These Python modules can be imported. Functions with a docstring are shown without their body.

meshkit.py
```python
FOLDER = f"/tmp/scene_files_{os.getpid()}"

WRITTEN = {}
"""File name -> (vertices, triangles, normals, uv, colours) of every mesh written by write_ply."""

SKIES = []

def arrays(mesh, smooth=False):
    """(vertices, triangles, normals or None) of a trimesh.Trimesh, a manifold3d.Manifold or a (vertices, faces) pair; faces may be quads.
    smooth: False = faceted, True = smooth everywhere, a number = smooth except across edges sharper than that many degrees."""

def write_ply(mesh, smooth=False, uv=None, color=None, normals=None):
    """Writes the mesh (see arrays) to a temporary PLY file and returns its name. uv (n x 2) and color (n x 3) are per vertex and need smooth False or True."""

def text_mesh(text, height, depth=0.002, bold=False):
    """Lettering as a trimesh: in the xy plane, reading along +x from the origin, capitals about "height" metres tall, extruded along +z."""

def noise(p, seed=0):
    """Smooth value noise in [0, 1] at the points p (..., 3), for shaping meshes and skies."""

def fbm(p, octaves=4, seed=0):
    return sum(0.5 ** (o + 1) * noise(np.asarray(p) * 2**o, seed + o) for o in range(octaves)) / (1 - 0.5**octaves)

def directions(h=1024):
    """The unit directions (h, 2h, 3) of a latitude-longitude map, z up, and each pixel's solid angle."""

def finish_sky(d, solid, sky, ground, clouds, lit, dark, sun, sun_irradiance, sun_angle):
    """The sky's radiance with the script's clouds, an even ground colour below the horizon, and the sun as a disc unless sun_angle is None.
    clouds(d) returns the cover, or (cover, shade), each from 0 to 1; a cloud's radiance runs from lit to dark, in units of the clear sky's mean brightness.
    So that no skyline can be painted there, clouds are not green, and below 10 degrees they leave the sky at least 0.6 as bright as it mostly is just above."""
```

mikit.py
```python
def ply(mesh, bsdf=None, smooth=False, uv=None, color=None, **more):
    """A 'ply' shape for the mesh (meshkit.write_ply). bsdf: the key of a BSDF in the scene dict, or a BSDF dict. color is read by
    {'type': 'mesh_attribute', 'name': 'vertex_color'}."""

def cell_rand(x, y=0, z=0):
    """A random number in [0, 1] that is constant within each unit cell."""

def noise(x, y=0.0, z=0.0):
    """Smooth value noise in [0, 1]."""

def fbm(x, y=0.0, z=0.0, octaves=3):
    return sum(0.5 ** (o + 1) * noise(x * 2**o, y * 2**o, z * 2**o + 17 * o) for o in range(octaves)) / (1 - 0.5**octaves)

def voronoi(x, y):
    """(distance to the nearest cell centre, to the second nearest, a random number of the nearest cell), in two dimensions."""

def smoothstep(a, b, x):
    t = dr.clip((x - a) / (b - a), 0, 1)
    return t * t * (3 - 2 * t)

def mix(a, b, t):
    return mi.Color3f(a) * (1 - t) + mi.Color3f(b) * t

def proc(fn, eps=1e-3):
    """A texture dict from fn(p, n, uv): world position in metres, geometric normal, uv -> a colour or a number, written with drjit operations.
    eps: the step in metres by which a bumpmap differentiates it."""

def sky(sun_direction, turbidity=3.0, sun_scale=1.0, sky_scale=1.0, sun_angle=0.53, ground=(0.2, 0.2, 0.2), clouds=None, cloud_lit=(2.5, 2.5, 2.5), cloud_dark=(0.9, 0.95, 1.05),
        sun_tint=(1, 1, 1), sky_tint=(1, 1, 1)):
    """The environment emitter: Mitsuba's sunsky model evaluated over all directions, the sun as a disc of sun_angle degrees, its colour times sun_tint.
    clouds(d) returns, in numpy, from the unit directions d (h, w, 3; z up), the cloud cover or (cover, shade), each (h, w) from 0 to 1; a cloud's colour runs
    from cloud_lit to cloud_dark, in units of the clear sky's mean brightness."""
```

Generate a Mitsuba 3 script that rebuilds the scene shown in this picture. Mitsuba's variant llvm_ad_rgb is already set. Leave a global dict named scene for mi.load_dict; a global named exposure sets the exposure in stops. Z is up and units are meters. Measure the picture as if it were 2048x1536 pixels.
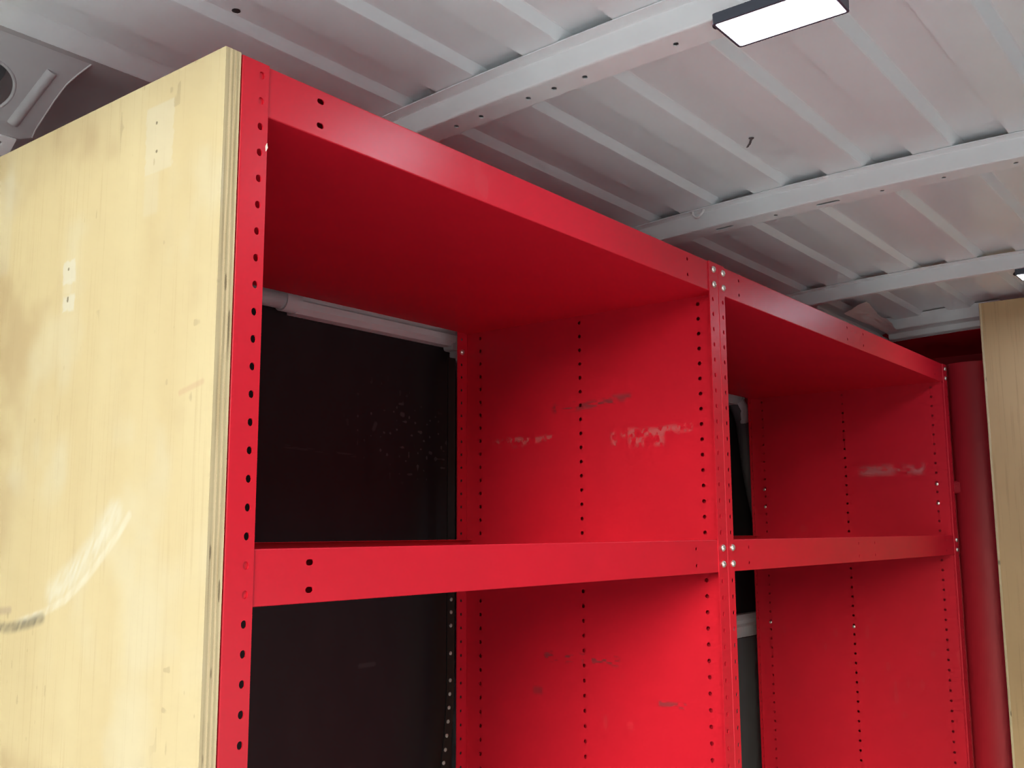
import math, random
import numpy as np
import trimesh
import drjit as dr
import mitsuba as mi
from shapely.geometry import Point, LineString, Polygon, box as sbox
from shapely.ops import unary_union
import mikit, meshkit

rng = random.Random(7)
scene, labels = {}, {}
Z0 = 1.75                      # top of the shelving above the van floor; geometry below is written relative to it

# ---------------------------------------------------------------- camera, light, exposure
T = mi.ScalarTransform4f
CR = np.array([[0.6197716, -0.7847663, -0.0050054], [0.1111609, 0.0940998, -0.9893374], [0.7768696, 0.6126068, 0.1455557]])
CAM = np.array([-0.5296562, -0.730132, -0.4345962 + Z0])
cam_m = np.eye(4)
cam_m[:3, 0], cam_m[:3, 1], cam_m[:3, 2], cam_m[:3, 3] = -CR[0], -CR[1], CR[2], CAM
scene['camera'] = {'type': 'perspective', 'fov': 53.98788, 'fov_axis': 'x', 'near_clip': 0.02, 'far_clip': 100.0, 'to_world': T(cam_m.tolist())}

SUN = 0.95


def overcast(d):
    c = meshkit.fbm(d * 3.0, octaves=4, seed=3)
    return np.ones(c.shape), np.clip(1 - d[..., 2] + 0.5 * (c - 0.5), 0, 1)      # an overcast sky: three times brighter overhead than at the horizon


scene['sky'] = mikit.sky([-0.86, -0.38, 0.26], turbidity=3.0, sun_scale=SUN, sun_angle=24.0, sun_tint=(0.6, 0.88, 1.4), clouds=overcast, cloud_lit=(6.0, 6.05, 6.15), cloud_dark=(1.8, 1.85, 1.95), ground=(0.3, 0.3, 0.3))
exposure = 2.55
LAMP = (10, 11, 12.8)

# ---------------------------------------------------------------- materials


def mat(name, **k):
    scene[name] = {'type': 'twosided', 'bsdf': {'type': 'principled', **k}}
    return name


def rgb(*c):
    return {'type': 'rgb', 'value': list(c)}


def seg(u, v, a, b):
    """distance from (u, v) to the segment a-b"""
    ax, ay = a
    dx, dy = b[0] - ax, b[1] - ay
    t = dr.clip(((u - ax) * dx + (v - ay) * dy) / (dx * dx + dy * dy), 0, 1)
    return dr.sqrt(dr.square(u - ax - t * dx) + dr.square(v - ay - t * dy))


def path(u, v, pts):
    d = seg(u, v, pts[0], pts[1])
    for a, b in zip(pts[1:-1], pts[2:]):
        d = dr.minimum(d, seg(u, v, a, b))
    return d


def rect(u, v, u0, u1, v0, v1, e):
    s = mikit.smoothstep
    return s(u0 - e, u0 + e, u) * (1 - s(u1 - e, u1 + e, u)) * s(v0 - e, v0 + e, v) * (1 - s(v1 - e, v1 + e, v))


RED = (0.52, 0.008, 0.022)
RED_D = (0.46, 0.009, 0.022)


def red_fn(p, n, uv):
    a = mikit.fbm(p.x * 9 + p.y * 7, p.y * 9, p.z * 9, 3)
    c = mikit.mix(RED, RED_D, a)
    s = mikit.smoothstep(0.80, 0.86, mikit.noise(p.x * 60 + 3, p.y * 60, p.z * 25)) * mikit.smoothstep(0.6, 0.8, mikit.noise(p.x * 5, p.y * 5, p.z * 6 + 9))
    return mikit.mix(c, (0.70, 0.22, 0.22), s * 0.04)


def red_scuffed_fn(p, n, uv):
    y, z = p.y, p.z - Z0
    c = red_fn(p, n, uv)
    g = mikit.noise(y * 90, z * 260)
    g2 = mikit.fbm(y * 40, z * 60, 2.0, 3)
    s = mikit.smoothstep
    fine = mikit.fbm(y * 150, z * 110, 5.0, 3)
    w = (g2 - 0.5) * 0.012
    a = rect(y, z + w, 0.335, 0.475, -0.272, -0.263, 0.005) * s(0.40, 0.66, fine) * 0.8 + rect(y, z + w, 0.393, 0.428, -0.277, -0.262, 0.007) * s(0.3, 0.65, fine) * 0.7
    b = rect(y, z + w, 0.055, 0.190, -0.272, -0.262, 0.005) * s(0.34, 0.64, fine) * 0.85
    b = b + (rect(y + w, z, 0.106, 0.126, -0.292, -0.266, 0.006) + rect(y + w, z, 0.146, 0.174, -0.291, -0.266, 0.008) + rect(y + w, z, 0.203, 0.211, -0.290, -0.266, 0.004)) * s(0.38, 0.68, fine) * 0.75
    c = mikit.mix(c, (0.36, 0.20, 0.20), dr.clip(a + b, 0, 0.7) * 0.48)
    k = rect(y, z, 0.205, 0.335, -0.220, -0.207, 0.006) * s(0.45, 0.75, g) + rect(y, z, 0.17, 0.25, -0.212, -0.200, 0.005) * s(0.40, 0.7, g2)
    k = k + rect(y, z, 0.205, 0.36, -0.658, -0.644, 0.006) * s(0.55, 0.8, g) + rect(y, z, 0.08, 0.13, -0.715, -0.707, 0.003) * s(0.35, 0.6, g) + rect(y, z, 0.365, 0.385, -0.718, -0.706, 0.004) * 0.6
    return mikit.mix(c, (0.06, 0.035, 0.04), dr.clip(k * 0.6, 0, 0.7))


def red_dusty_fn(p, n, uv):
    y, z = p.y, p.z - Z0
    g2 = mikit.fbm(y * 40, z * 60, 4.0, 3)
    return mikit.mix(red_fn(p, n, uv), (0.30, 0.20, 0.20), rect(y, z, 0.06, 0.23, -0.288, -0.262, 0.008) * 0.45 * mikit.smoothstep(0.25, 0.6, g2))


RED_K = dict(roughness=0.38, specular=0.32)
mat('red_paint', base_color=mikit.proc(red_fn), **RED_K)
mat('red_scuffed', base_color=mikit.proc(red_scuffed_fn), **RED_K)
mat('red_dusty', base_color=mikit.proc(red_dusty_fn), **RED_K)
mat('bulkhead_red', base_color=rgb(0.42, 0.012, 0.024), roughness=0.5, specular=0.4)

ARC = [(0.365, -0.527), (0.312, -0.522), (0.267, -0.512), (0.226, -0.498), (0.191, -0.478), (0.162, -0.456), (0.138, -0.436), (0.120, -0.418)]


def ply_fn(p, n, uv):
    y, z = p.y, p.z - Z0
    s = mikit.smoothstep
    grain = mikit.noise(y * 420, z * 9) * 0.6 + mikit.noise(y * 1100, z * 22 + 5) * 0.4
    wave = mikit.fbm(y * 14, z * 3.0, 1.5, 3)
    c = mikit.mix((0.70, 0.545, 0.31), (0.80, 0.665, 0.41), wave)
    c = mikit.mix(c, (0.58, 0.43, 0.235), s(0.55, 0.95, grain) * 0.35)
    stain = s(0.52, 0.78, mikit.fbm(y * 11 + 4, z * 9, 7.0, 4)) * s(0.35, 0.6, mikit.noise(y * 4 + 2, z * 4))
    c = mikit.mix(c, (0.54, 0.38, 0.22), stain * 0.60)
    rub = s(0.55, 0.8, mikit.fbm(y * 10 + 9, z * 8 + 3, 1.0, 4))
    c = mikit.mix(c, (0.80, 0.74, 0.58), rub * 0.35)
    # old filler patches
    w = mikit.noise(y * 200, z * 200) * 0.004
    pale = rect(y + w, z, 0.079, 0.125, -0.094, -0.026, 0.0015) * 0.42 + rect(y, z, 0.098, 0.122, -0.135, -0.094, 0.003) * 0.22
    pale = pale + rect(y + w, z + w, 0.245, 0.270, -0.176, -0.153, 0.002) * 0.8 + rect(y + w, z + w, 0.243, 0.267, -0.206, -0.190, 0.002) * 0.8 + rect(y, z, 0.248, 0.266, -0.190, -0.176, 0.003) * 0.25
    pale = pale + rect(y, z, 0.39, 0.43, -0.145, -0.03, 0.006) * 0.22
    c = mikit.mix(c, (0.80, 0.76, 0.66), dr.clip(pale * 0.8, 0, 0.7))
    dot = dr.minimum(dr.minimum(seg(y, z, (0.106, -0.044), (0.106, -0.0441)), seg(y, z, (0.104, -0.073), (0.104, -0.0731))), dr.minimum(seg(y, z, (0.257, -0.163), (0.257, -0.1632)), seg(y, z, (0.255, -0.194), (0.2552, -0.197))))
    c = mikit.mix(c, (0.20, 0.16, 0.10), (1 - s(0.0010, 0.0022, dot)) * 0.8)
    # arc-shaped scrape: pale rub, bright line, grey streak at its lower end
    d = path(y, z, ARC)
    fib = mikit.noise(y * 260 + z * 150, z * 90)
    inner = path(y, z, [(0.25, -0.492), (0.205, -0.468), (0.17, -0.440), (0.145, -0.415)])
    c = mikit.mix(c, (0.84, 0.80, 0.68), (1 - s(0.003, 0.020, inner)) * (0.25 + 0.5 * fib))
    c = mikit.mix(c, (0.90, 0.86, 0.74), (1 - s(0.0015, 0.006, d)) * (1 - s(0.30, 0.33, y)) * (0.2 + 0.4 * fib))
    low = path(y, z, [(0.40, -0.531), (0.335, -0.530), (0.297, -0.524), (0.268, -0.517)])
    c = mikit.mix(c, (0.26, 0.22, 0.16), (1 - s(0.0015, 0.0085, low)) * (0.45 + 0.45 * fib))
    c = mikit.mix(c, (0.45, 0.33, 0.26), (1 - s(0.001, 0.006, path(y, z, [(0.37, -0.515), (0.335, -0.512)]))) * 0.5)
    c = mikit.mix(c, (0.62, 0.36, 0.24), (1 - s(0.001, 0.004, path(y, z, [(0.048, -0.311), (0.015, -0.304)]))) * 0.35)
    fleck = s(0.93, 0.97, mikit.noise(y * 130, z * 60 + 11)) * s(0.5, 0.7, mikit.noise(y * 7, z * 7))
    return mikit.mix(c, (0.42, 0.32, 0.19), fleck * 0.4) * 0.555


def ply_edge(base, dark):
    def fn(p, n, uv):
        g = mikit.noise(p.x * 900, p.y * 300, p.z * 14)
        k = mikit.smoothstep(0.86, 0.92, mikit.noise(p.x * 200, 3.0, p.z * 30))
        return mikit.mix(mikit.mix(base, dark, mikit.smoothstep(0.4, 0.9, g)), (0.10, 0.07, 0.04), k * 0.7)
    return mikit.proc(fn)


mat('ply_face', base_color=mikit.proc(ply_fn), roughness=0.5, specular=0.35)
mat('ply_long', base_color=ply_edge((0.53, 0.425, 0.265), (0.43, 0.33, 0.19)), roughness=0.7, specular=0.2)
mat('ply_cross', base_color=ply_edge((0.40, 0.325, 0.20), (0.30, 0.235, 0.14)), roughness=0.8, specular=0.2)


def ply_far_fn(p, n, uv):
    g = mikit.noise(p.y * 260, p.z * 7) * 0.6 + mikit.noise(p.y * 700, p.z * 15) * 0.4
    c = mikit.mix((0.44, 0.295, 0.150), (0.52, 0.365, 0.195), mikit.fbm(p.y * 12, p.z * 4, 1.0, 3))
    return mikit.mix(c, (0.33, 0.21, 0.10), mikit.smoothstep(0.55, 0.95, g) * 0.4)


mat('ply_far', base_color=mikit.proc(ply_far_fn), roughness=0.5, specular=0.3)


def roof_fn(p, n, uv):
    a = mikit.fbm(p.x * 6, p.y * 6, 0.5, 3)
    return mikit.mix((0.64, 0.69, 0.71), (0.68, 0.73, 0.75), a)


mat('roof_grey', base_color=mikit.proc(roof_fn), roughness=0.22, specular=0.5)
mat('beam_grey', base_color=rgb(0.66, 0.69, 0.70), roughness=0.35, specular=0.5)
mat('wall_grey', base_color=rgb(0.40, 0.40, 0.41), roughness=0.45, specular=0.4)
mat('wall_white', base_color=rgb(0.62, 0.62, 0.62), roughness=0.5, specular=0.3)
mat('rail_grey', base_color=rgb(0.52, 0.52, 0.53), roughness=0.4, specular=0.4)
mat('dark_grey', base_color=rgb(0.10, 0.10, 0.105), roughness=0.5, specular=0.3)
mat('off_white', base_color=rgb(0.74, 0.75, 0.76), roughness=0.5, specular=0.4)
mat('zinc', base_color=rgb(0.80, 0.78, 0.72), roughness=0.28, metallic=0.9)
mat('rivet_grey', base_color=rgb(0.62, 0.60, 0.55), roughness=0.4, specular=0.5)


def lining_fn(p, n, uv):
    x, z = p.x, p.z - Z0
    s = mikit.smoothstep
    c = mikit.mix((0.012, 0.010, 0.012), (0.020, 0.017, 0.018), mikit.fbm(p.x * 20, 0.3, p.z * 6, 3))
    k = s(0.80, 0.90, mikit.noise(x * 120, z * 120)) * (1 - s(0.03, 0.10, seg(x, z, (0.78, -0.23), (0.92, -0.28))))
    k = k + (1 - s(0.002, 0.006, seg(x, z, (0.838, -0.211), (0.842, -0.212)))) + 0.5 * (1 - s(0.002, 0.006, seg(x, z, (0.770, -0.235), (0.765, -0.245)))) + (1 - s(0.002, 0.004, seg(x, z, (0.917, -0.280), (0.921, -0.281))))
    k = k + 0.35 * (1 - s(0.001, 0.004, seg(x, z, (0.56, -0.290), (0.72, -0.297)))) * s(0.4, 0.7, mikit.noise(x * 60, z * 400))
    k = k + 0.4 * (1 - s(0.002, 0.006, seg(x, z, (0.74, -0.668), (0.775, -0.668))))
    return mikit.mix(c, (0.12, 0.11, 0.11), dr.clip(k * 0.4, 0, 1))


mat('lining_black', base_color=mikit.proc(lining_fn), roughness=0.55, specular=0.25)
mat('black_metal', base_color=rgb(0.018, 0.018, 0.018), roughness=0.5, specular=0.3)
mat('lamp_housing', base_color=rgb(0.045, 0.055, 0.075), roughness=0.35, specular=0.5)
mat('plastic_film', base_color=rgb(0.86, 0.85, 0.82), roughness=0.14, specular=0.9, clearcoat=0.8, clearcoat_gloss=0.97)
mat('floor_ply', base_color=rgb(0.40, 0.40, 0.40), roughness=0.6, specular=0.3)
mat('yard', base_color=rgb(0.68, 0.69, 0.70), roughness=0.9, specular=0.1)
mat('chip_white', base_color=rgb(0.72, 0.66, 0.60), roughness=0.6)

# ---------------------------------------------------------------- helpers


def put(key, mesh, bsdf, smooth=False, shift=True, **more):
    base, i = key, 0
    while key in scene:
        i += 1
        key = f'{base}_{i:03d}'
    if shift:
        mesh = mesh.copy()
        mesh.apply_translation([0, 0, Z0])
    scene[key] = mikit.ply(mesh, bsdf, smooth=smooth, **more)
    return key


def label(key, text=None, cat=None, group=None, kind=None):
    d = labels.setdefault(key, {})
    for k, v in (('label', text), ('category', cat), ('group', group), ('kind', kind)):
        if v:
            d[k] = v
    return key


def cat(*m):
    return trimesh.util.concatenate([x for x in m if x is not None])


def sheet(poly, plane, off, th):
    """a flat plate from a polygon: 'xz' (normal y), 'yz' (normal x), 'xy' (normal z), from off to off + th"""
    m = trimesh.creation.extrude_polygon(poly, th, engine='earcut')
    v = m.vertices.copy()
    if plane == 'xz':
        m.vertices = np.stack([v[:, 0], off + v[:, 2], v[:, 1]], 1)
        m.invert()
    elif plane == 'yz':
        m.vertices = np.stack([off + v[:, 2], v[:, 0], v[:, 1]], 1)
    else:
        m.vertices = np.stack([v[:, 0], v[:, 1], off + v[:, 2]], 1)
    return m


def fillet(pts, r, n=5):
    """a polyline with rounded corners"""
    pts = [np.array(p, float) for p in pts]
    out = [pts[0]]
    for a, b, c in zip(pts[:-2], pts[1:-1], pts[2:]):
        u, w = (a - b) / np.linalg.norm(a - b), (c - b) / np.linalg.norm(c - b)
        ang = math.acos(np.clip(u @ w, -1, 1))
        t = min(r / math.tan(ang / 2), 0.45 * np.linalg.norm(a - b), 0.45 * np.linalg.norm(c - b))
        p0, p1 = b + u * t, b + w * t
        for k in range(n + 1):
            s = k / n
            out.append((1 - s) ** 2 * p0 + 2 * s * (1 - s) * b + s * s * p1)
    out.append(pts[-1])
    return LineString(out)


def holes(poly, hs):
    return poly.difference(unary_union(hs)) if hs else poly


def dot(u, v, r, q=3):
    return Point(u, v).buffer(r, quad_segs=q)


def slot(u, v, lu, lv, r):
    return LineString([(u - lu / 2, v - lv / 2), (u + lu / 2, v + lv / 2)]).buffer(r, quad_segs=3)


def rbox(x0, x1, y0, y1, z0, z1, r=0.002, axis='z'):
    """a box with rounded edges along one axis and small chamfers"""
    if axis == 'z':
        return sheet(sbox(x0, y0, x1, y1).buffer(-r).buffer(r, quad_segs=3), 'xy', z0, z1 - z0)
    if axis == 'x':
        return sheet(sbox(y0, z0, y1, z1).buffer(-r).buffer(r, quad_segs=3), 'yz', x0, x1 - x0)
    return sheet(sbox(x0, z0, x1, z1).buffer(-r).buffer(r, quad_segs=3), 'xz', y0, y1 - y0)


def tube(pts, r, n=10, closed=False):
    pts = np.array(pts, float)
    tan = np.gradient(pts, axis=0)
    tan /= np.linalg.norm(tan, axis=1, keepdims=True)
    ref = np.array([0.13, 0.21, 0.97]) if abs(tan[:, 2]).mean() < 0.9 else np.array([0.97, 0.1, 0.1])
    V, F = [], []
    for p, t in zip(pts, tan):
        a = np.cross(t, ref)
        a /= np.linalg.norm(a)
        b = np.cross(t, a)
        for k in range(n):
            w = 2 * math.pi * k / n
            V.append(p + r * (a * math.cos(w) + b * math.sin(w)))
    for i in range(len(pts) - 1):
        for k in range(n):
            q = (k + 1) % n
            F += [[i * n + k, i * n + q, (i + 1) * n + q], [i * n + k, (i + 1) * n + q, (i + 1) * n + k]]
    V += [pts[0], pts[-1]]
    e = len(pts) * n
    for k in range(n):
        q = (k + 1) % n
        F += [[e, q, k], [e + 1, (len(pts) - 1) * n + k, (len(pts) - 1) * n + q]]
    m = trimesh.Trimesh(V, F, process=False)
    trimesh.repair.fix_normals(m)
    return m


def dome(r, h, collar=0.0012):
    """a cup-head bolt, axis +z, base at z = 0"""
    prof = [(0, 0), (r * 1.08, 0), (r * 1.08, collar)]
    prof += [(r * math.cos(a), collar + (h - collar) * math.sin(a)) for a in np.linspace(0.05, math.pi / 2 - 0.01, 6)] + [(0, h)]
    return trimesh.creation.revolve(np.array(prof), sections=14)


BOLT_Y = dome(0.0052, 0.0045)
BOLT_Y.apply_transform(trimesh.transformations.rotation_matrix(math.pi / 2, [1, 0, 0]))       # head towards -y
BOLT_X = dome(0.0038, 0.003)
BOLT_X.apply_transform(trimesh.transformations.rotation_matrix(-math.pi / 2, [0, 1, 0]))      # head towards -x


def bolt(key, which, x, y, z, bsdf='zinc'):
    m = which.copy()
    m.apply_translation([x, y, z])
    return put(key, m, bsdf, smooth=40)


def crown(y):
    return -0.056 * ((y + 0.3) ** 2 - 0.1225)


FLOOR = -Z0
REAR, FRONT, RIGHT = -0.36, 2.44, -1.16
ZC = 0.165
DOOR = (-0.05, 1.1, -0.62)        # the open side door: x from, x to, top

# ---------------------------------------------------------------- the van body
put('ground_outside', sheet(sbox(-40, -40, 40, 40), 'xy', FLOOR - 0.65, 0.05), 'yard')
label('ground_outside', 'grey paved yard outside the open rear doors', kind='structure')
put('floor', sheet(sbox(REAR, RIGHT - 0.02, FRONT + 0.1, 0.70), 'xy', FLOOR - 0.02, 0.02), 'floor_ply')
label('floor', 'brown boarded van floor', kind='structure')

# roof skin: pressed ribs along the van, crowned across it
S = [0.220, 0.088, -0.049, -0.192, -0.334, -0.476, -0.618, -0.760, -0.902, -1.044]
D = [0.310, 0.155, 0.007, -0.129, -0.272, -0.416, -0.558, -0.700, -0.842, -0.984, -1.12]
UP = 0.012
prof = [(0.404, 0.1465), (0.398, 0.1475), (0.372, ZC + UP + crown(0.372) - 0.001), (0.366, ZC + UP + crown(0.366))]
for k, d in enumerate(D):
    if k:
        s = S[k - 1]
        prof += [(s + 0.001, ZC + crown(s)), (s - 0.001, ZC + crown(s) + 0.0008), (s - 0.012, ZC + UP + crown(s) - 0.0008), (s - 0.014, ZC + UP + crown(s))]
    prof += [(d + 0.0012, ZC + UP + crown(d)), (d - 0.0012, ZC + crown(d))] if k < len(D) else []
prof += [(RIGHT, ZC - 0.01 + crown(RIGHT))]
prof_up = [(y, z + 0.0012) for y, z in reversed(prof)]
put('ceiling', sheet(Polygon(prof + prof_up), 'yz', REAR, FRONT - REAR), 'roof_grey', smooth=20)
label('ceiling', 'grey pressed metal van roof with long ribs', kind='structure')
# dirt smears and a drilled hole on the roof skin
spot = sheet(Point(0, 0).buffer(0.0042, quad_segs=4).union(LineString([(0.002, 0.001), (0.018, 0.011), (0.030, 0.021)]).buffer(0.0017)), 'xy', 0, 0.0006)
spot.apply_translation([0.899, -0.089, ZC + UP + crown(-0.083) - 0.0013])
put('ceiling__dirt_mark', spot, 'dark_grey')
spot = sheet(dot(0, 0, 0.005, 4), 'xy', 0, 0.0006)
spot.apply_translation([0.134, 0.2005, ZC + UP + crown(0.2005) - 0.0013])
put('ceiling__plug', spot, 'black_metal')

wl = [(0.404, 0.1465), (0.407, 0.170), (0.50, 0.166), (0.60, 0.130), (0.645, 0.050), (0.657, -0.06), (0.66, -0.4), (0.66, FLOOR)]
wl_out = [(y + 0.003, z + 0.002) for y, z in reversed(wl)]
put('wall_left', sheet(Polygon(wl + wl_out), 'yz', REAR, FRONT - REAR + 0.05), 'wall_grey', smooth=50)
label('wall_left', 'grey metal van side behind the red shelving', kind='structure')
side = sbox(REAR, FLOOR, FRONT + 0.05, ZC - 0.01 + crown(RIGHT)).difference(sbox(DOOR[0], FLOOR - 1, DOOR[1], DOOR[2]).buffer(-0.08).buffer(0.08))
put('wall_right', sheet(side, 'xz', RIGHT - 0.02, 0.02), 'wall_white')
label('wall_right', 'grey van side behind the camera', kind='structure')
rear = Polygon([(RIGHT - 0.02, FLOOR), (0.70, FLOOR), (0.70, 0.19), (RIGHT - 0.02, 0.19)]).difference(sbox(-1.1, FLOOR - 1, 0.42, 0.13).buffer(-0.06).buffer(0.06))
put('wall_rear', sheet(rear, 'yz', REAR - 0.04, 0.04), 'wall_grey')
label('wall_rear', 'grey rear door frame of the van, doors open', kind='structure')

# bulkhead at the cab end
put('wall_front', sheet(sbox(RIGHT, FLOOR, 0.66, 0.024), 'yz', FRONT - 0.025, 0.05), 'bulkhead_red')
label('wall_front', 'dark red cab bulkhead beyond the shelving', kind='structure')
put('wall_front__overhead_recess', cat(sheet(sbox(RIGHT, -0.02, 0.66, 0.19), 'yz', FRONT + 0.42, 0.02), sheet(sbox(FRONT, RIGHT, FRONT + 0.43, 0.66), 'xy', 0.004, 0.02),
                                       sheet(sbox(FRONT - 0.001, RIGHT, FRONT + 0.43, 0.66), 'xy', 0.118, 0.075)), 'bulkhead_red')
pil = [(0.035 + 0.004, FRONT - 0.025)] + [(-0.025 + 0.06 * math.cos(a), FRONT - 0.025 - 0.035 * math.sin(a)) for a in np.linspace(0, math.pi, 15)]
put('wall_front__pilaster', sheet(Polygon([(x, y) for y, x in pil]), 'xy', FLOOR, Z0 + 0.022), 'bulkhead_red', smooth=40)
put('wall_front__cross_bar', rbox(FRONT - 0.05, FRONT - 0.02, -0.002, 0.30, -0.337, -0.303, 0.006, 'y'), 'bulkhead_red', smooth=40)
label('wall_front__cross_bar', 'short horizontal red bar on the bulkhead')
tr = fillet([(FRONT - 0.077, 0.174), (FRONT - 0.070, 0.138), (FRONT - 0.03, 0.136), (FRONT - 0.025, 0.120), (FRONT, 0.118)], 0.004)


def sweep_crown(poly_xz, y0, y1, n=24):
    """extrudes a section in (x, z) along y, following the roof's crown"""
    m = trimesh.creation.extrude_polygon(poly_xz, 1.0, engine='earcut')
    out, ys = [], np.linspace(y0, y1, n + 1)
    for a, b in zip(ys[:-1], ys[1:]):
        v = m.vertices.copy()
        y = np.where(v[:, 2] < 0.5, a, b)
        out.append(trimesh.Trimesh(np.stack([v[:, 0], y, v[:, 1] + crown(y)], 1), m.faces, process=False))
    r = cat(*out)
    # drop the inner end caps of the pieces
    c = r.triangles_center
    fn = np.abs(r.face_normals[:, 1]) > 0.99
    inner = fn & (np.abs(c[:, 1] - y0) > 1e-6) & (np.abs(c[:, 1] - y1) > 1e-6)
    r.update_faces(~inner)
    r.merge_vertices()
    r.invert()
    return r


put('trim_1', sweep_crown(tr.buffer(0.0012, cap_style=2), RIGHT, 0.19), 'beam_grey', smooth=40)
label('trim_1', 'stepped grey edge trim where the roof meets the bulkhead', kind='structure')

# ---------------------------------------------------------------- roof beams


def roof_beam(x, hs, text, slots=(), w=0.045):
    """x: the foot of the near web; the section is an open hat under the roof skin"""
    near = fillet([(x - 0.019, ZC - 0.0016), (x + 0.003, ZC - 0.0016), (x, 0.1305), (x + 0.004, 0.1302)], 0.003)
    far = fillet([(x + w - 0.004, 0.1302), (x + w, 0.1305), (x + w - 0.002, ZC - 0.0016), (x + w + 0.018, ZC - 0.0016)], 0.003)
    key = put('roof_beam', sweep_crown(near.buffer(0.0007, cap_style=2), RIGHT + 0.02, 0.37), 'beam_grey', smooth=35)
    put(key + '__far_flange', sweep_crown(far.buffer(0.0007, cap_style=2), RIGHT + 0.02, 0.37), 'beam_grey', smooth=35)
    p = sbox(x + 0.003, RIGHT + 0.02, x + w - 0.003, 0.37)
    p = holes(p, [slot(x + 0.53 * w, y, 0.003, 0.0015, 0.0033) for y in hs] + [slot(x + 0.5 * w, y, 0, l, 0.005) for y, l in slots])
    parts = []
    for y in np.arange(RIGHT, 0.38, 0.03):
        for g in getattr(p.intersection(sbox(0, y, 3, y + 0.03)), 'geoms', [p.intersection(sbox(0, y, 3, y + 0.03))]):
            if g.area > 1e-9:
                m = sheet(g, 'xy', 0.1295, 0.0014)
                v = m.vertices.copy()
                v[:, 2] += crown(v[:, 1])
                m.vertices = v
                parts.append(m)
    m = cat(*parts)
    put(key + '__underside', m, 'beam_grey')
    label(key, text, 'roof beam', 'beams across the van roof')
    return key


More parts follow.
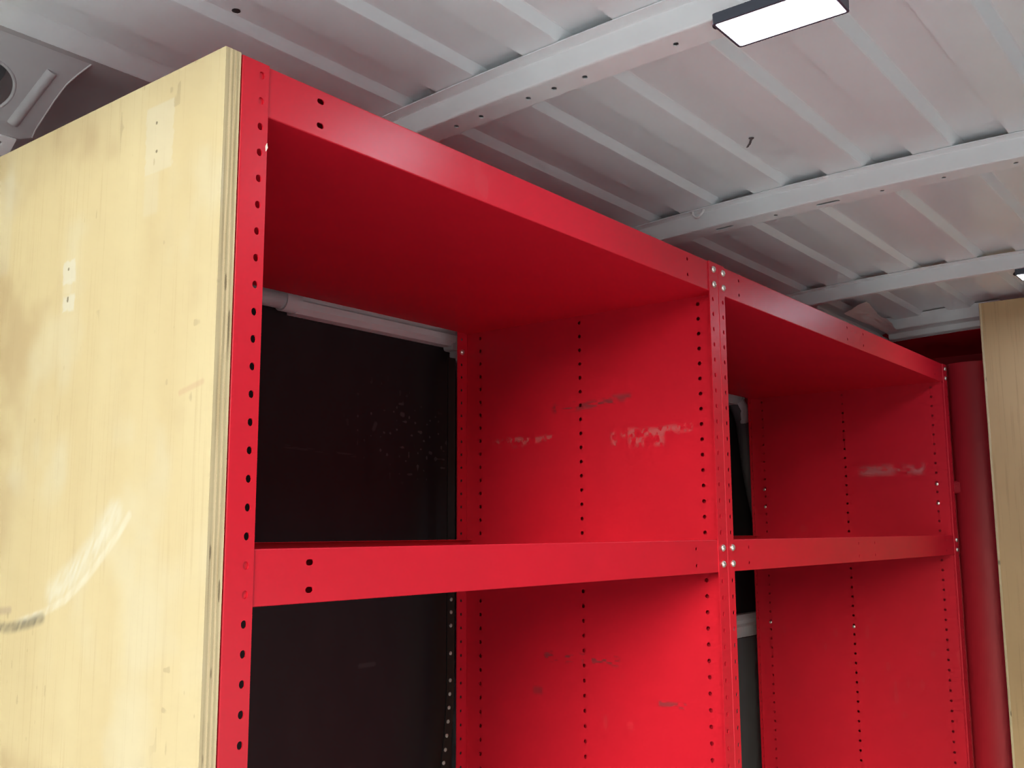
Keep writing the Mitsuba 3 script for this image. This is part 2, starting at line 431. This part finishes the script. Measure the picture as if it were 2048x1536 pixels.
b1 = roof_beam(0.447, [0.155, 0.110, 0.029, -0.013, -0.061, -0.191, -0.50, -0.62], 'grey roof beam nearest the plywood end, with a row of small dark bolt holes')
b2 = roof_beam(1.128, [-0.416, -0.308, -0.208, -0.016, -0.55], 'grey roof beam with a bent wire clip, crossing above the middle post of the shelving', [(-0.114, 0.032), (0.085, 0.026)])
b3 = roof_beam(1.862, [], 'far grey roof beam crossing above the far half of the shelving', (), 0.014)
for key, x, y in ((b2, 1.112, -0.127), (b3, 1.846, -0.072), (b3, 1.86, 0.17)):
    st = dome(0.0055, 0.004)
    st.apply_transform(trimesh.transformations.rotation_matrix(math.pi, [1, 0, 0]))
    st.apply_translation([x, y, ZC - 0.002 + crown(y)])
    put(key + '__stud', st, 'off_white', smooth=40)
a = np.linspace(-0.4, math.pi + 0.4, 14)
clip = tube([(1.114 + 0.004 * math.sin(2 * t), 0.120 + 0.011 * math.cos(t), ZC - 0.006 + crown(0.12) - 0.010 * math.sin(t)) for t in a], 0.0022, 8)
put('wire_clip', clip, 'off_white', smooth=60)
label('wire_clip', 'small bent pale clip hooked over the edge of the middle roof beam', 'clip')

# ---------------------------------------------------------------- rear corner gusset, top left


def slope_pt(x, t, lift=0.0):
    """t runs from 0 (roof edge) down the sloped gusset; lift is towards the inside"""
    u = np.array([0, 1.2, -1.0]) / math.hypot(1.2, 1.0)
    nrm = np.array([0, -1.0, -1.2]) / math.hypot(1.2, 1.0)
    return np.array([x, 0.405, 0.1675]) + u * t + nrm * lift


def on_slope(m):
    v = m.vertices.copy()
    m.vertices = np.array([slope_pt(x, t, l) for x, t, l in v])
    trimesh.repair.fix_normals(m)
    return m


out = [(-0.40, 0.004), (0.030, 0.006), (0.052, 0.010), (0.083, 0.020), (0.073, 0.041), (0.065, 0.062), (0.061, 0.088), (0.057, 0.137), (0.058, 0.149), (0.045, 0.156), (-0.40, 0.172)]
gp = Polygon(out).difference(Point(-0.024, 0.100).buffer(0.035, quad_segs=10))
gus = on_slope(sheet(gp, 'xy', 0, 0.0016))
key = put('corner_gusset', gus, 'wall_grey')
label(key, 'grey pressed corner plate with a big round hole above the plywood, at the roof edge', 'gusset plate')
rim = tube([slope_pt(-0.024 + 0.0365 * math.cos(t), 0.100 + 0.0365 * math.sin(t), 0.001) for t in np.linspace(0, 2 * math.pi, 40)], 0.0022, 8)
put(key + '__hole_rim', rim, 'wall_grey', smooth=60)
bead = np.linspace(0, 1, 12)
bm = tube([slope_pt(0.042 - 0.014 * s, 0.052 + 0.086 * s, -0.0005) for s in bead], 0.0078, 10)
put(key + '__stiffening_bead', bm, 'wall_grey', smooth=60)
edge = tube([slope_pt(x, t, 0.0012) for x, t in out[3:9]], 0.0013, 8)
put(key + '__rolled_edge', edge, 'rail_grey', smooth=60)
put(key + '__spot_weld_tab', on_slope(sheet(sbox(0.020, 0.012, 0.045, 0.015), 'xy', 0.0016, 0.0014)), 'rail_grey')
hole_back = on_slope(sheet(Point(-0.024, 0.100).buffer(0.040, quad_segs=8), 'xy', -0.05, 0.002))
put(key + '__inner_skin', hole_back, 'dark_grey')
sl = sbox(-0.36, 0.157, 0.040, 0.185)
sl = holes(sl, [sbox(x, 0.165, x + 0.009, 0.176) for x in np.arange(-0.34, 0.03, 0.021)])
key = put('slotted_strip', on_slope(sheet(sl, 'xy', 0.002, 0.003)), 'off_white')
label(key, 'short pale strip with square slots showing above the plywood at the left', 'strip')

# ---------------------------------------------------------------- van side behind the shelves
key = put('lining_board', rbox(-0.30, 0.985, 0.617, 0.623, FLOOR, -0.050, 0.001), 'lining_black')
label(key, 'black lining board with dusty scuffs behind the near shelving bay', 'lining board')
key = put('lining_board', rbox(1.02, 2.42, 0.626, 0.632, FLOOR, -0.060, 0.001), 'black_metal')
label(key, 'black lining behind the far shelving bay, in the gap beside the middle post', 'lining board')


def rail_profile(yc, zc, hw, hh):
    return Polygon([(yc + hw, zc - hh), (yc + hw, zc + hh), (yc - hw * 0.4, zc + hh), (yc - hw * 0.8, zc + hh * 0.55), (yc - hw * 0.7, zc + hh * 0.22), (yc - hw, zc - 0.0), (yc - hw * 0.86, zc - hh * 0.55), (yc - hw * 0.3, zc - hh)])


key = put('side_rail', sheet(rail_profile(0.598, -0.046, 0.016, 0.0185).buffer(0.0015), 'yz', 0.555, 0.40), 'rail_grey', smooth=35)
label(key, 'grey horizontal body rail across the top of the opening behind the near bay', 'body rail')
sleeve = tube([(x, 0.598, -0.046) for x in (0.528, 0.535, 0.560)], 0.0192, 20)
put(key + '__sleeve', sleeve, 'rail_grey', smooth=50)
put(key + '__inner_tube', tube([(x, 0.598, -0.046) for x in (0.20, 0.4, 0.533)], 0.0155, 20), 'wall_grey', smooth=50)
put(key + '__end_bracket', cat(rbox(0.950, 0.985, 0.586, 0.612, -0.074, -0.036, 0.006, 'y'), rbox(0.962, 0.978, 0.590, 0.606, -0.095, -0.070, 0.004, 'y')), 'wall_grey')
zs = np.linspace(-0.09, -0.90, 34)
strap = lambda z: 0.951 - 0.022 * max(0.0, (-z - 0.70) / 0.2) ** 2 if z < -0.70 else 0.951
sp = LineString([(strap(z), z) for z in zs]).buffer(0.0105, cap_style=2)
key = put('perforated_strap', sheet(sp, 'xz', 0.590, 0.003), 'black_metal')
label(key, 'black strap with pale rivets hanging beside the rear post of the near bay', 'strap')
riv = dome(0.0034, 0.002)
riv.apply_transform(trimesh.transformations.rotation_matrix(math.pi / 2, [1, 0, 0]))
for k, z in enumerate([-0.563, -0.587, -0.612, -0.664, -0.714, -0.739, -0.764, -0.789, -0.814, -0.839, -0.862]):
    m = riv.copy()
    m.apply_translation([strap(z) - 0.0005 * k, 0.590, z])
    put(key + '__rivet', m, 'rivet_grey', smooth=40)

st = [(2.235, 0.600, -0.050), (2.262, 0.600, -0.075), (2.285, 0.600, -0.105), (2.300, 0.600, -0.17), (2.318, 0.600, -0.25), (2.345, 0.600, -0.33), (2.385, 0.600, -0.42)]
key = put('body_strut', tube(st, 0.021, 12), 'dark_grey', smooth=60)
label(key, 'curved dark body strut in the gap behind the far bay', 'strut')
put(key + '__top_bracket', cat(rbox(2.13, 2.275, 0.585, 0.612, -0.062, -0.030, 0.008, 'y'), tube([(2.235, 0.594, -0.045), (2.262, 0.592, -0.068), (2.285, 0.592, -0.105)], 0.021, 12)), 'rail_grey', smooth=40)
key = put('cross_rail', sheet(rail_profile(0.604, -0.708, 0.018, 0.032), 'yz', 1.95, 0.46), 'rail_grey', smooth=35)
label(key, 'grey cross rail low in the gap beside the middle post', 'body rail')
key = put('side_lining', rbox(1.95, 2.42, 0.612, 0.617, FLOOR, -0.745, 0.001), 'dark_grey')
label(key, 'dark grey side lining below the cross rail behind the far bay', 'lining board')

# longitudinal rail and plastic film in the far roof corner
rr = fillet([(0.245, 0.100), (0.205, 0.100), (0.195, 0.118), (0.212, 0.124), (0.214, 0.134), (0.190, 0.140), (0.182, 0.156)], 0.004)
key = put('roof_side_rail', sheet(rr.buffer(0.0015, cap_style=2), 'yz', 1.925, 0.50), 'rail_grey', smooth=40)
label(key, 'grey grooved rail along the roof corner above the far end of the shelving', 'body rail')
U, W = np.meshgrid(np.linspace(0, 1, 34), np.linspace(0, 1, 12), indexing='ij')
fx = 2.04 + 0.34 * U
fz = 0.128 + (0.024 - 0.022 * np.maximum(0, U - 0.35) / 0.65) * W
fy = 0.186 - 0.055 * W * (1 - 0.5 * U)
nz = meshkit.fbm(np.stack([fx * 14, W * 2.2, 0 * fx + 3.3], -1), octaves=3)
fy = fy - 0.034 * (nz - 0.5) * (0.3 + W)
fz = fz - 0.012 * (meshkit.fbm(np.stack([fx * 17 + 5, W * 2.5, 0 * fx], -1), octaves=2) - 0.5) * np.sin(W * math.pi)
V = np.stack([fx, fy, fz], -1).reshape(-1, 3)
idx = np.arange(34 * 12).reshape(34, 12)
Fq = np.stack([idx[:-1, :-1], idx[1:, :-1], idx[1:, 1:], idx[:-1, 1:]], -1).reshape(-1, 4)
film = trimesh.Trimesh(V, np.vstack([Fq[:, [0, 1, 2]], Fq[:, [0, 2, 3]]]), process=False)
key = put('plastic_sheet', film, 'plastic_film', smooth=True)
label(key, 'crumpled shiny plastic sheet tucked behind the far roof beam', 'plastic sheet')

# ---------------------------------------------------------------- plywood boards
PX = -0.0020
n_ply, th = 7, 0.0166 / 7
key = 'plywood_board'
for k in range(n_ply):
    x1 = PX - k * th
    jit = rng.uniform(-0.0004, 0.0002)
    m = sheet(Polygon([(-0.0005 + jit, FLOOR), (0.565, FLOOR), (0.565, 0.0012 + jit), (0.0002 + jit, 0.0012 + jit), (-0.0005 + jit, 0.0005 + jit)]), 'yz', x1 - th, th)
    if k == n_ply - 1:
        put(key + '__face_veneer', m, 'ply_face')
        label(key + '__face_veneer', 'blond outer veneer with filler patches and an arc-shaped scrape')
    else:
        put(key + '__ply_layer', m, 'ply_long' if k % 2 == 0 else 'ply_cross')
label(key, 'large blond plywood end board with a curved scrape, left of the red shelving', 'plywood board')
scr = dome(0.0022, 0.001)
fp = sbox(-0.62, FLOOR, -0.098, 0.150)
key = put('plywood_sheet', sheet(fp, 'yz', 2.245, 0.015), 'ply_far')
label(key, 'tan plywood sheet with vertical grain, standing at the right before the bulkhead', 'plywood sheet')
put(key + '__edge_strip', sheet(Polygon([(2.2435, -0.0985), (2.245, -0.103), (2.245, -0.098), (2.2445, -0.0972)]), 'xy', FLOOR, Z0 + 0.150), 'ply_long')

# ---------------------------------------------------------------- red shelving
P, H0 = 0.025, 0.0123
RB, MT, MB = -0.0499, -0.448, -0.4985
DEP = 0.548


def post_front(x_out, x_in, hx):
    """an angle post: perforated front flange from x_out to x_in and a leg running back at x_out"""
    s = 1 if x_in > x_out else -1
    a, b = sorted((x_out + s * 0.003, x_in))
    f = sbox(a, FLOOR, b, 0.0)
    f = holes(f, [slot(hx, -H0 - P * k, 0, 0.0012, 0.0030) for k in range(int((Z0 - 0.02) / P))])
    flange = sheet(f, 'xz', 0.0, 0.0014)
    leg = fillet([(x_out + s * 0.0031, 0.0007), (x_out + s * 0.0007, 0.0007), (x_out + s * 0.0007, 0.030)], 0.0024)
    return cat(flange, sheet(leg.buffer(0.0007, cap_style=2), 'xy', FLOOR, Z0))


def post_rear(x_out, x_in, hx):
    s = 1 if x_in > x_out else -1
    a, b = sorted((x_out, x_in))
    f = holes(sbox(a, FLOOR, b, 0.0), [dot(hx, -H0 - P * k, 0.0028) for k in range(46)])
    flange = sheet(f, 'xz', DEP - 0.006, 0.0014)
    leg = sbox(min(x_out, x_out + s * 0.0014), DEP - 0.036, max(x_out, x_out + s * 0.0014), DEP - 0.006)
    return cat(flange, sheet(leg, 'xy', FLOOR, Z0))


def side_panel(x0, cols):
    f = sbox(0.0018, FLOOR, DEP - 0.0065, -0.002)
    return sheet(holes(f, [dot(y, -H0 - P * k, 0.0034) for y in cols for k in range(44)]), 'yz', x0, 0.0012)


def shelf(x0, x1, zt, zb, front_holes):
    """a folded tray: perforated front lip, rounded folds, floor, rear lip"""
    r = 0.0025
    f = holes(sbox(x0, zb + r, x1, zt - r), front_holes)
    face = sheet(f, 'xz', 0.0016, 0.0012)
    y = 0.0022
    top = fillet([(y, zt - r), (y, zt - 0.0006), (y + 0.011, zt - 0.0006), (y + 0.011, zb + 0.004)], 0.0024)
    rest = fillet([(y, zb + r), (y, zb + 0.0006), (DEP - 0.008, zb + 0.0006), (DEP - 0.008, zt - 0.0006), (DEP - 0.019, zt - 0.0006)], 0.0024)
    body = cat(*[sheet(q.buffer(0.0006, cap_style=2), 'yz', x0, x1 - x0) for q in (top, rest)])
    return face, body


def bay(key, x0, x1, fl, fr, cols, panel_l, panel_r, pair_holes, bolts, panel_mat, text):
    """fl / fr: (outer edge, inner edge, hole line) of the left and right front posts"""
    put(key + '__post', post_front(*fl), 'red_paint', smooth=40)
    put(key + '__post', post_front(*fr), 'red_paint', smooth=40)
    put(key + '__post', post_rear(fl[0], fl[1], fl[2]), 'red_paint', smooth=40)
    put(key + '__post', post_rear(*((fr[0], fr[0] - 0.030, fr[0] - 0.018))), 'red_paint', smooth=40)
    put(key + '__side_panel', side_panel(panel_l, cols), 'red_paint')
    put(key + '__side_panel', side_panel(panel_r, cols), panel_mat)
    for zt, zb, hz in ((0.0, RB, -H0), (MT, MB, -0.4615)):
        face, body = shelf(x0, x1, zt - 0.0004, zb, [slot(x, hz - P * j, l, 0, 0.0028) for x, l in pair_holes for j in (0, 1)])
        k = put(key + '__shelf', body, 'red_paint', smooth=40)
        put(k + '__front_lip', face, 'red_paint', smooth=40)
    for x in bolts:
        for z in (-0.0124, -0.0374, -0.4612, -0.4862):
            bolt(key + '__bolt', BOLT_Y, x, 0.0, z)
    label(key, text, 'shelving bay', 'red metal shelving bays')


W1, X2 = 0.944, 2.236
bay('shelving_bay_001', 0.0016, W1 - 0.0018, (0.0, 0.0305, 0.0221), (W1 - 0.0002, W1 - 0.031, W1 - 0.0205), (0.037, 0.275, 0.508), 0.0022, W1 - 0.0028,
    [(0.095, 0.0035), (0.844, 0.0)], [W1 - 0.0165], 'red_scuffed', 'near red metal shelving bay with empty shelves, next to the plywood end board')
bay('shelving_bay_002', W1 + 0.0018, X2 + 0.004, (W1 + 0.0002, W1 + 0.0225, W1 + 0.0145), (X2 - 0.0005, X2 + 0.030, X2 + 0.0235), (0.030, 0.268, 0.506), W1 + 0.013, X2 - 0.016,
    [(1.025, 0.0), (1.538, 0.0), (1.635, 0.0), (2.166, 0.0)], [W1 + 0.0170, X2 + 0.016], 'red_dusty', 'far red metal shelving bay between the middle post and the bulkhead')
for y, z in ((0.508, -0.317), (0.508, -0.367), (0.030, -0.317), (0.030, -0.367), (0.506, -0.692), (0.268, -0.692)):
    bolt('shelving_bay_002__panel_bolt', BOLT_X, X2 - 0.016, y, z)
bolt('shelving_bay_001__panel_bolt', BOLT_Y, W1 - 0.0175, DEP - 0.006, -0.0873)
chip = sheet(Polygon([(0, 0), (0.0022, 0.004), (0.0012, 0.0085), (-0.0006, 0.005)]), 'xz', -0.0004, 0.0008)
chip.apply_translation([0.0290, 0, -0.0845])
put('shelving_bay_001__paint_chip', chip, 'chip_white')
label('shelving_bay_001__paint_chip', 'pale flake of lifted paint on the post edge')

# ---------------------------------------------------------------- lamps


def work_light(x0, x1, y0, y1, zl, text):
    """a flat lamp on the roof beam: tray housing, bright lens, end screw"""
    key = 'led_work_light_001' if 'led_work_light_001__lens' not in scene else 'led_work_light_002'
    o = sbox(x0 - 0.003, y0 - 0.003, x1 + 0.003, y1 + 0.003).buffer(-0.004).buffer(0.004, quad_segs=4)
    i = sbox(x0, y0, x1, y1).buffer(-0.002).buffer(0.002, quad_segs=4)
    put(key + '__housing', cat(sheet(o.difference(i), 'xy', zl, 0.011), sheet(o, 'xy', zl + 0.008, 0.0045)), 'lamp_housing', smooth=40)
    lens = sheet(i, 'xy', zl + 0.0015, 0.005)
    put(key + '__lens', lens, 'off_white', emitter={'type': 'area', 'radiance': rgb(*LAMP)})
    kn = dome(0.0045, 0.006)
    kn.apply_transform(trimesh.transformations.rotation_matrix(-math.pi / 2, [1, 0, 0]))
    kn.apply_translation([x0 + 0.012, y1 + 0.003, zl + 0.006])
    put(key + '__end_screw', kn, 'black_metal', smooth=40)
    label(key, text, 'work light', 'lamps on the roof beams')


work_light(0.437, 0.501, -0.384, -0.259, 0.1235, 'glowing white lamp in a dark frame under the near roof beam')
work_light(1.870, 1.934, -0.390, -0.265, 0.1235, 'far glowing lamp at the right picture edge, under the far roof beam')
